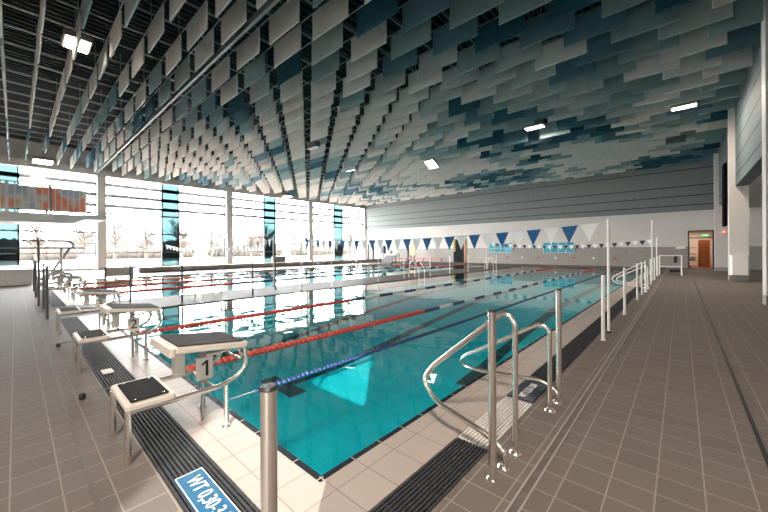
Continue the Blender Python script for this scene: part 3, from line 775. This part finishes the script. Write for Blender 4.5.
# long seat along the windows
t = thing('window_bench', 'long brown stone bench along the foot of the window wall', 'bench', (-25.6, 16, 0))
b = MB(); b.bbox(-26.2, -25.4, 5.2, 28.0, .06, .34, .02); b.build('seat', 'seat_stone', t, t.location)
b = MB(); b.box(-26.1, -25.5, 5.3, 27.9, 0, .06); b.build('plinth', 'grey_dark', t, t.location)
t = thing('tan_board', 'small tan board between dark posts at the far pool rim', 'board', (-22.15, 3.7, 0))
b = MB(); b.box(-22.18, -22.12, 3.15, 4.2, .08, .50); b.build('panel', pmat('tan_panel', (.5, .42, .34), .6, var=.1), t, t.location)
for y in (3.11, 4.24):
    b = MB(); b.box(-22.19, -22.11, y-.035, y+.035, 0, .56); b.build('upright', 'grey_dark', t, t.location)
t = thing('screen_box', 'grey wheeled cabinet before the windows behind the strip', 'cabinet', (-26.7, 15.7, 0))
b = MB(); b.bbox(-26.9, -26.5, 15.1, 16.3, .12, .85, .03); b.build('body', 'grey_mid', t, t.location)
for y in (15.3, 16.1):
    for x in (-26.82, -26.58):
        b = MB(); b.tube([(x-.03, y, .06), (x+.03, y, .06)], .06, 10); b.build('wheel', 'black', t, t.location)

# ------------------------------------------------------------------ window wall
cols = [(-5.4, -4.9), (4.0, 4.5), (13.2, 13.75), (22.35, 22.95), (31.3, 31.9)]
for i, (a, c) in enumerate(cols):
    b = MB(); b.box(LX-.05, LX+.5, a, c, 0, 7.0); o = b.build('column', 'col'); o['kind'] = 'structure'
    tag(o, ['pale window wall column beyond the left picture edge', 'pale window wall column behind the diving platform', 'pale window wall column left of the middle turquoise pane', 'pale window wall column in the centre of the picture', 'pale column in the far window corner'][i], 'column', 'pale columns of the window wall')
b = MB(); b.box(LX+.01, LX+.45, -5.2, BY, 6.92, 7.35)
struct('trim_8', b, 'col', 'pale beam along the top of the window wall', 'beam')
b = MB(); b.box(LX-.1, LX+.1, -5.2, BY, 0, .12)
struct('trim_9', b, 'conc', 'low sill along the foot of the window wall', 'sill')
b = MB(); b.box(LX-.3, LX, NY, BY, 7.35, 8.9); b.box(LX-.3, LX, NY, -5.2, 0, 7.35)
struct('wall_left', b, 'conc', 'wall above and beside the window wall', 'wall')
blues = [(-1.6, .15), (8.15, 9.35), (17.15, 18.4), (26.4, 27.75)]
edges = [-5.2, -1.6, .15, 4.0, 8.15, 9.35, 13.2, 17.15, 18.4, 22.35, 26.4, 27.75, 31.3]
wi = 1
for a, c in zip(edges, edges[1:]):
    isb = any(abs(a-q[0]) < .01 for q in blues)
    b = MB(); b.box(LX-.02, LX, a, c, .12, 6.92)
    o = struct('window_%d' % wi, b, 'glass_blue' if isb else 'glass', ('turquoise glass strip' if isb else 'clear glass field')+' of the window wall, %s counted from the left end' % ordinal(wi), 'window')
    f = MB()
    for yy in (a, c): f.box(LX-.06, LX+.06, yy-.045, yy+.045, .12, 6.92)
    for z, h in ((.13, .05), (1.25, .03), (2.74, .055), (4.22, .065)): f.box(LX-.05, LX+.05, a, c, z-h, z+h)
    if not isb and c-a > 3:
        pass
    if isb: f.box(LX-.02, LX+.10, a-.06, a+.04, .12, 4.22)
    f.build('window_frame', 'frame', o)
    l = MB()
    for z in (4.80, 5.58, 6.38): l.box(LX-.45, LX-.08, a, c, z-.13, z+.13)
    l.build('louver', 'louver', o)
    wi += 1
# white blind panels close to the far corner
b = MB()
for y in (28.6, 29.4, 30.2): b.box(LX+.05, LX+.16, y, y+.12, .12, 6.9)
struct('trim_10', b, 'white_metal', 'white mullions in the far corner of the window wall', 'mullion')

# ------------------------------------------------------------------ ceiling
b = MB(); b.box(LX-.3, RX+.3, NY-.3, BY+.3, 8.75, 8.95)
ceil = struct('ceiling', b, 'roof', 'dark ribbed roof deck above the hanging baffles', 'ceiling')
rb = MB(); x = LX+.1
while x < 1.7: rb.box(x, x+.07, NY, BY, 8.66, 8.75); x += .26
rb.build('rib', 'rib', ceil)
for k in range(26):
    x = -31.3+k*1.3
    if x > 1.6: break
    b = MB(); b.box(x-.018, x+.018, NY, BY, 8.48, 8.54); b.build('purlin', 'rail', ceil)
rows = []
for k in range(44):
    y = -.23+.697*k
    if k == 6: y = 3.78
    if y < 31.1: rows.append(y)
def roff(k): return -12.26 if (k-3) % 2 == 0 else -11.26     # k=3 is y=1.86
for k, y in enumerate(rows):
    b = MB(); b.box(LX+.5, 1.6, y-.011, y+.011, 7.72, 7.75)
    for q in range(9):
        xx = -31+q*4; b.box(xx-.008, xx+.008, y-.008, y+.008, 7.76, 8.5)
    b.build('baffle_rail', 'rail', ceil)
b = MB(); b.box(LX+.5, -1.0, 3.93, 4.01, 7.03, 7.20)
tag(b.build('ceiling_duct', pmat('duct_metal', (.07, .085, .085), .6, var=.1), None, (-16, 4.0, 7.0)), 'long dark grey duct running beneath the baffles across the hall', 'duct')

PW, PH, PT, ZB = 1.40, .70, .05, 7.0
pan = []
for k, y in enumerate(rows):
    o0 = roff(k)
    for n in range(-12, 9):
        x = o0+1.97*n
        if x < LX+.6 or x > 1.2: continue
        wd = min(PW, 1.64-x)
        if any(abs(x+PW/2-fx) < PW/2+.75 and abs(y-fy) < .68 for fx, fy in ((-29.0, 1.15), (-29.6, 18.4), (-18.3, 16.5), (-5.28, 16.9))): continue
        z = ZB+random.uniform(-.02, .02)
        # colour: tones drift over the ceiling; dim right and far end painted darker teal
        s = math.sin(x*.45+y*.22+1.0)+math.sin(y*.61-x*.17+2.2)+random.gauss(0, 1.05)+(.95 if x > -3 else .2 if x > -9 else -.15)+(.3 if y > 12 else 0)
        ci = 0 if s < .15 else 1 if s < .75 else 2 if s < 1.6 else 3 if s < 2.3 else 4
        # clipped projected area
        pts = [proj((x+a, y, z+h)) for a, h in ((0, 0), (wd, 0), (wd, PH), (0, PH))]
        area = 0; vis = 0
        if all(p[2] > .3 for p in pts):
            P = [(p[0], p[1]) for p in pts]
            for ax, lim, sgn in ((0, 0, 1), (0, 768, -1), (1, 0, 1), (1, 512, -1)):
                Q = []
                for i in range(len(P)):
                    A, B = P[i], P[(i+1) % len(P)]; ia = (A[ax]-lim)*sgn >= 0; ib = (B[ax]-lim)*sgn >= 0
                    if ia: Q.append(A)
                    if ia != ib:
                        tt = (lim-A[ax])/(B[ax]-A[ax]); Q.append((A[0]+(B[0]-A[0])*tt, A[1]+(B[1]-A[1])*tt))
                P = Q
                if not P: break
            area = abs(sum(P[i][0]*P[(i+1) % len(P)][1]-P[(i+1) % len(P)][0]*P[i][1] for i in range(len(P))))/2 if P else 0
        pan.append([area, k, x, y, z, ci, wd])
def baffle_mb(x, y, z):
    b = MB(); A = Matrix.Translation((x+PW/2, y, z)) @ Matrix.Rotation(PI/2, 4, 'X')
    # upright thin board with softened rim
    e = .012; t = PT/2
    def ring(i, yy): return [(i, yy, i), (PW-i, yy, i), (PW-i, yy, PH-i), (i, yy, PH-i)]
    R = [ring(e, -t), ring(0, -t+e), ring(0, t-e), ring(e, t)]
    vs = [(x+p[0], y+p[1], z+p[2]) for r in R for p in r]
    fs = [(0, 1, 2, 3), (15, 14, 13, 12)]+[(a*4+i, a*4+4+i, a*4+4+(i+1) % 4, a*4+(i+1) % 4) for a in range(3) for i in range(4)]
    return b.add(vs, fs)
vis = sorted([p for p in pan if p[0] > 2], key=lambda p: -p[0])
top = vis[:300]; rest = [p for p in pan if p not in top]
protos = []
for nm, m in BAF:
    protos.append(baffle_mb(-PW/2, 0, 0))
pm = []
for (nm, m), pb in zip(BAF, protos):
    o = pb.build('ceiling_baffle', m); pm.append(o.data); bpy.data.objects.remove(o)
rowsvis = sorted(set(p[1] for p in top))
for k in rowsvis:
    inrow = sorted([p for p in vis if p[1] == k], key=lambda p: -p[2])
    for i, p in enumerate(inrow):
        if p not in top: continue
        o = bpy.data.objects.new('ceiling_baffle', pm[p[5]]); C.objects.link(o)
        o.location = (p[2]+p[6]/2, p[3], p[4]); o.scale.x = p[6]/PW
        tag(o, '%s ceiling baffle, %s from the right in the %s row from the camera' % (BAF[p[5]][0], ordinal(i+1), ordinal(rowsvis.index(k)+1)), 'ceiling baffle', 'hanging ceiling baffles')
rm = MB(); mi = []
for p in rest:
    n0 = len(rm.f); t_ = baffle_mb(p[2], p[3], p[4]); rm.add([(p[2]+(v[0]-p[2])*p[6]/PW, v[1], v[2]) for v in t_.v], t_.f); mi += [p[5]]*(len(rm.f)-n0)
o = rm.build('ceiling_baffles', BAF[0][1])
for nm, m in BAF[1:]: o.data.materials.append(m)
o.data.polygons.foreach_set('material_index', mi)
tag(o, 'remaining small hanging baffles towards the far end of the ceiling', 'ceiling baffle', kind='stuff')

# floodlights hung among the baffles
def flood(x, y, z, sx, sy, lb, tilt=0.0, lit='lamp'):
    t = thing('floodlight', lb, 'floodlight', (x, y, z), 'square floodlights in the ceiling')
    A = Matrix.Translation((x, y, z)) @ Matrix.Rotation(tilt, 4, 'X')
    b = MB(); b.bbox(-sx/2-.05, sx/2+.05, -sy/2-.05, sy/2+.05, .0, .16, .02, A); b.build('housing', 'lamp_body', t, t.location)
    b = MB(); b.box(-sx/2, sx/2, -sy/2, sy/2, -.015, .0, A); b.build('lamp_face', lit, t, t.location)
    for s in (-1, 1):
        b = MB(); b.tube([(x+s*sx*.4, y, z+.15), (x+s*sx*.4, y, 8.5)], .012, 6); b.build('hanger', 'rail', t, t.location)
flood(-12.72, 1.19, 7.25, .72, .50, 'big bright floodlight near the top left corner of the picture')
flood(-29.0, 1.15, 6.85, 1.3, .8, 'bright floodlight by the window beam above the diving platform')
flood(.11, 17.6, 6.95, .70, .30, 'bright floodlight in the dark right part of the ceiling')
flood(-12.0, 18.0, 6.9, .62, .7, 'bright floodlight in the middle of the ceiling', -.5)
flood(-29.6, 18.4, 6.8, .8, .6, 'small bright floodlight near the window beam in the centre', 0, 'lamp')
flood(-18.3, 16.5, 7.3, .9, .5, 'soft lit floodlight half hidden behind the central baffles', 0, 'lamp_soft')
flood(-5.28, 16.9, 7.3, .8, .4, 'soft lit floodlight half hidden right of the ceiling centre', 0, 'lamp_soft')
flood(1.0, -2.6, 6.95, .85, .85, 'added floodlight out of view behind the camera, brightening the right deck')  # added unseen lamp, there to lift the right deck
def sens(x, y, z, lb):
    t = thing('ceiling_speaker', lb, 'speaker', (x, y, z))
    b = MB(); b.bbox(x-.4, x+.4, y-.15, y+.15, z, z+.3, .04); b.build('cabinet', 'grey_dark', t, t.location)
    b = MB(); b.tube([(x, y, z+.3), (x, y, 8.5)], .03, 8); b.build('bracket', 'grey_dark', t, t.location)
sens(-9.3, 24.0, 6.75, 'dark loudspeaker hanging under the far middle of the ceiling')
sens(-.2, 22.6, 6.8, 'dark loudspeaker hanging under the far right of the ceiling')
sens(-14.5, 10.6, 6.8, 'dark bracketed unit hanging left of the ceiling centre')

# ------------------------------------------------------------------ diving tower on the left
t = thing('diving_platform', 'white concrete diving platform with barred railings at the left edge', 'diving platform', (-21.8, -.5, 0))
b = MB(); b.prism([(-3.9, 2.62), (1.75, 2.66), (2.15, 2.86), (2.96, 2.90), (2.96, 3.05), (-3.9, 3.05)], 'X', -23.0, -20.6); b.build('slab', 'white_metal', t, t.location)
b = MB(); b.bbox(-22.9, -20.7, 2.1, 3.05, 3.05, 3.10, .02); b.build('board_mat', 'white_metal', t, t.location)
for x in (-20.66, -22.94):
    b = MB(); b.tube([(x, -3.9, 4.32), (x, 2.35, 4.32)], .025, 8); b.build('top_rail', 'white_metal', t, t.location)
    b = MB(); b.tube([(x, -3.9, 3.17), (x, 2.35, 3.17)], .018, 8); b.build('bottom_rail', 'grey_mid', t, t.location)
    b = MB(); y = -3.8
    while y < 2.3: b.box(x-.02, x+.02, y-.02, y+.02, 3.17, 4.32); y += .20
    b.build('baluster', 'white_metal', t, t.location)
    for y in (-3.85, -2.0, -.25, 1.05, 2.35):
        b = MB(); b.box(x-.03, x+.03, y-.03, y+.03, 3.05, 4.33); b.build('railing_post', 'white_metal' if y != 1.05 else 'grey_mid', t, t.location)
b = MB(); b.box(-20.80, -20.775, -3.8, 2.25, 3.22, 4.22); b.build('banner', 'mural', t, t.location)
b = MB(); b.box(-22.6, -21.2, -3.6, -2.95, 0, 2.63); b.build('pillar', 'conc', t, t.location)
b = MB(); b.bbox(-25, -20.4, -2.9, .5, 0, .66, .02)
tag(b.build('tower_plinth', 'white_metal', None, (-22.7, -1.2, 0)), 'broad pale plinth on the deck below the diving platform', 'plinth')
t = thing('springboard', 'low springboard with steel handrails and slanted struts at the left', 'springboard', (-17.2, .6, 0))
for x in (-16.95, -17.5):
    b = MB(); b.tube(fillet([(x, -1.9, .0), (x, -1.9, 1.78), (x, 1.30, 1.78), (x, 1.48, 1.70), (x, 1.48, 1.54)], .12, 5), .020, 8); b.build('handrail', 'grey_dark', t, t.location)
    b = MB(); b.tube([(x, .55, .02), (x, 1.38, 1.5)], .025, 8); b.build('strut', 'steel_dull', t, t.location)
    b = MB(); b.tube([(x, 1.15, 0), (x, 1.15, 1.5)], .02, 8); b.build('upright', 'steel_dull', t, t.location)
b = MB(); b.bbox(-17.48, -16.98, -1.9, 1.75, 1.49, 1.54, .01); b.build('board', 'grey_mid', t, t.location)
for k in range(4):
    b = MB(); b.box(-17.48, -16.98, -2.2-k*.0, -1.95, .3+k*.3, .34+k*.3); b.build('tread', 'grey_mid', t, t.location)

# ------------------------------------------------------------------ outside
b = MB(); b.box(-56, LX-.3, -30, 60, -.5, -.12)  # added ground surface, bounces daylight up at the baffles
struct('bounce_terrace', b, 'terrace', 'pale terrace added outside the window wall to bounce light onto the ceiling', 'terrace')
b = MB(); b.box(-260, LX-.3, -160, 200, -.5, -.15)
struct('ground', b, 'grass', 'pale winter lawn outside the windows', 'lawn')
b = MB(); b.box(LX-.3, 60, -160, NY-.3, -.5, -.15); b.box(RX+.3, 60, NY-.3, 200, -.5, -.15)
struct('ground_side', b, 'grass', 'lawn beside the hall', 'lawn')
def tree(x, y, h, mat, lb, seed):
    rn = random.Random(seed); t = thing('bare_tree', lb, 'tree', (x, y, -.15), 'bare winter trees outside')
    tr = MB(); tr.tube([(x, y, -.15), (x+rn.uniform(-.2, .2), y+rn.uniform(-.2, .2), h*.45), (x, y, h*.8)], .2, 8, True, [.22, .15, .05]); tr.build('trunk', 'bark', t, t.location)
    cr = MB()
    for k in range(34):
        z0 = h*rn.uniform(.25, .75); a = rn.uniform(0, 2*PI); e = rn.uniform(.25, 1.1); L = h*rn.uniform(.2, .42)
        d = Vector((math.cos(a)*math.cos(e), math.sin(a)*math.cos(e), math.sin(e))); p0 = Vector((x, y, z0)); p1 = p0+d*L
        cr.tube([p0, p0+d*L*.5+Vector((0, 0, .1)), p1], .05, 5, False, [.07, .045, .02])
        for q in range(9):
            s = p0+d*L*rn.uniform(.3, 1); a2 = rn.uniform(0, 2*PI); dd = (d+Vector((math.cos(a2), math.sin(a2), rn.uniform(-.2, .8)))*.8).normalized()
            cr.tube([s, s+dd*L*.25, s+dd*L*.5+Vector((0, 0, .12))], .02, 4, False, [.03, .02, .012])
    cr.build('crown', mat, t, t.location)
spots = [(-62, -4, 6.5), (-58, 6, 5.0), (-70, 11, 7.0), (-60, 18, 5.2), (-75, 22, 8.0), (-66, -11, 6.0), (-69, 2, 6.5), (-66, 14.5, 6.0), (-68, 25.5, 6.5), (-66, 36.5, 6.0), (-70, 49, 7.0), (-98, 52, 8.5), (-63, 31, 6.0), (-72, 38, 7.0), (-62, 45, 6.0), (-80, 52, 8.5), (-66, 60, 6.5), (-78, 71, 8.0), (-92, -6, 8.0)]
for i, (x, y, h) in enumerate(spots):
    tree(x, y, h, 'twig' if i % 3 else 'twig2', ('ochre' if i % 3 == 0 else 'brown')+' bare tree outside, %s counted along the window wall from the left' % ordinal(sorted(range(len(spots)), key=lambda q: math.atan2(spots[q][1], -spots[q][0])).index(i)+1), i)
for i, (y0, y1) in enumerate(((-10, 7), (11, 27), (31, 49), (53, 78))):
    b = MB(); rn = random.Random(50+i); y = y0
    while y < y1:
        r = rn.uniform(.8, 1.3); b.lathe([(r*.6, -.15), (r, .5), (r*.95, 1.6), (r*.6, 2.6+rn.uniform(0, .9)), (.1, 3.6)], (-82+rn.uniform(-.5, .5), y, 0), 9); y += 1.1
    tag(b.build('hedge', 'hedge', None, (-82, (y0+y1)/2, -.15)), 'brownish hedge outside, %s from the left' % ordinal(i+1), 'hedge', 'hedges outside')
def house(x, y, w, l, h, lb):
    t = thing('house', lb, 'house', (x, y, -.15))
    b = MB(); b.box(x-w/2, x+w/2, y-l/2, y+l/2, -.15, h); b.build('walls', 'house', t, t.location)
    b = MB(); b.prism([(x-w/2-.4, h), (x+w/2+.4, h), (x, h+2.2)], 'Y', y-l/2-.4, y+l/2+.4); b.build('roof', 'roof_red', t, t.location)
    for k in range(4):
        yy = y-l/2+(k+.5)*l/4
        b = MB(); b.box(x+w/2, x+w/2+.05, yy-.5, yy+.5, .9, 2.2); b.build('window', 'pane_dark', t, t.location)
house(-120, 14, 8, 16, 3.6, 'pale low house with red roof outside the left windows')
house(-115, 55, 8, 14, 4.2, 'pale low house with red roof outside the central windows')

# ------------------------------------------------------------------ light
w = bpy.data.worlds.new('sky'); SC.world = w; w.use_nodes = True; nt = w.node_tree; nt.nodes.clear()
bg = nt.nodes.new('ShaderNodeBackground'); bg.inputs[0].default_value = (1.0, .985, .97, 1); bg.inputs[1].default_value = 32.0
ou = nt.nodes.new('ShaderNodeOutputWorld'); nt.links.new(bg.outputs[0], ou.inputs[0])
def portal(name, loc, rot, sx, sy):
    l = bpy.data.lights.new(name, 'AREA'); l.shape = 'RECTANGLE'; l.size = sx; l.size_y = sy; l.cycles.is_portal = True
    o = bpy.data.objects.new(name, l); C.objects.link(o); o.location = loc; o.rotation_euler = rot
portal('window_portal', (LX+.02, (BY-5.2)/2, 3.5), (0, -PI/2, 0), 7.0, BY+5.2)
portal('side_window_portal', (RX-.01, (WY0+WY1)/2, (WZ0+WZ1)/2), (0, PI/2, 0), WZ1-WZ0, WY1-WY0)
sun = bpy.data.lights.new('sun', 'SUN'); sun.energy = 8.5; sun.angle = .009; sun.color = (1, .93, .86)
so = bpy.data.objects.new('sun', sun); C.objects.link(so)
EL = math.radians(19); sd = Vector((-.66, .75, 0)).normalized()*math.cos(EL)+Vector((0, 0, -math.sin(EL)))
so.rotation_euler = sd.to_track_quat('-Z', 'Y').to_euler(); so.location = (10, -12, 8)
def lamp(name, loc, e, col, size, rot=(0, 0, 0)):
    l = bpy.data.lights.new(name, 'AREA'); l.energy = e; l.color = col; l.size = size
    o = bpy.data.objects.new(name, l); C.objects.link(o); o.location = loc; o.rotation_euler = rot
lamp('corridor_lamp', (.9, BY+2.0, 2.75), 26, (1, .84, .64), .8)
lamp('corridor_lamp', (.9, BY+4.5, 2.75), 26, (1, .84, .64), .8)
lamp('floodlight_beam', (1.0, -2.6, 6.88), 480, (1, .84, .70), .8)  # added beam behind the camera, warms and lifts the right deck
lamp('floodlight_beam', (.11, 17.6, 6.9), 150, (1, .84, .70), .6)
lamp('floodlight_beam', (-5.28, 16.9, 7.2), 120, (1, .84, .70), .6)

# unseen light strips added to brighten the water, one on the near wall and one on the right wall
b = MB(); b.box(-9.2, -2.0, PY0+.005, PY0+.03, -.62, -.56)
struct('fill_strip_1', b, 'fill_strip', 'added unseen light strip brightening the water from the near pool wall', 'light strip')
b = MB(); b.box(PX1-.03, PX1-.005, 2.0, 26.0, -.36, -.31)
struct('fill_strip_2', b, 'fill_strip', 'added unseen light strip brightening the water from the right pool wall', 'light strip')
SC.view_settings.view_transform = 'Standard'; SC.view_settings.look = 'None'
SC.view_settings.exposure = 0.9; SC.view_settings.gamma = 1.0; SC.view_settings.use_curve_mapping = False
SC.cycles.max_bounces = 8; SC.cycles.transparent_max_bounces = 16; SC.cycles.diffuse_bounces = 4; SC.cycles.glossy_bounces = 4
SC.cycles.use_denoising = True; SC.cycles.sample_clamp_indirect = 8
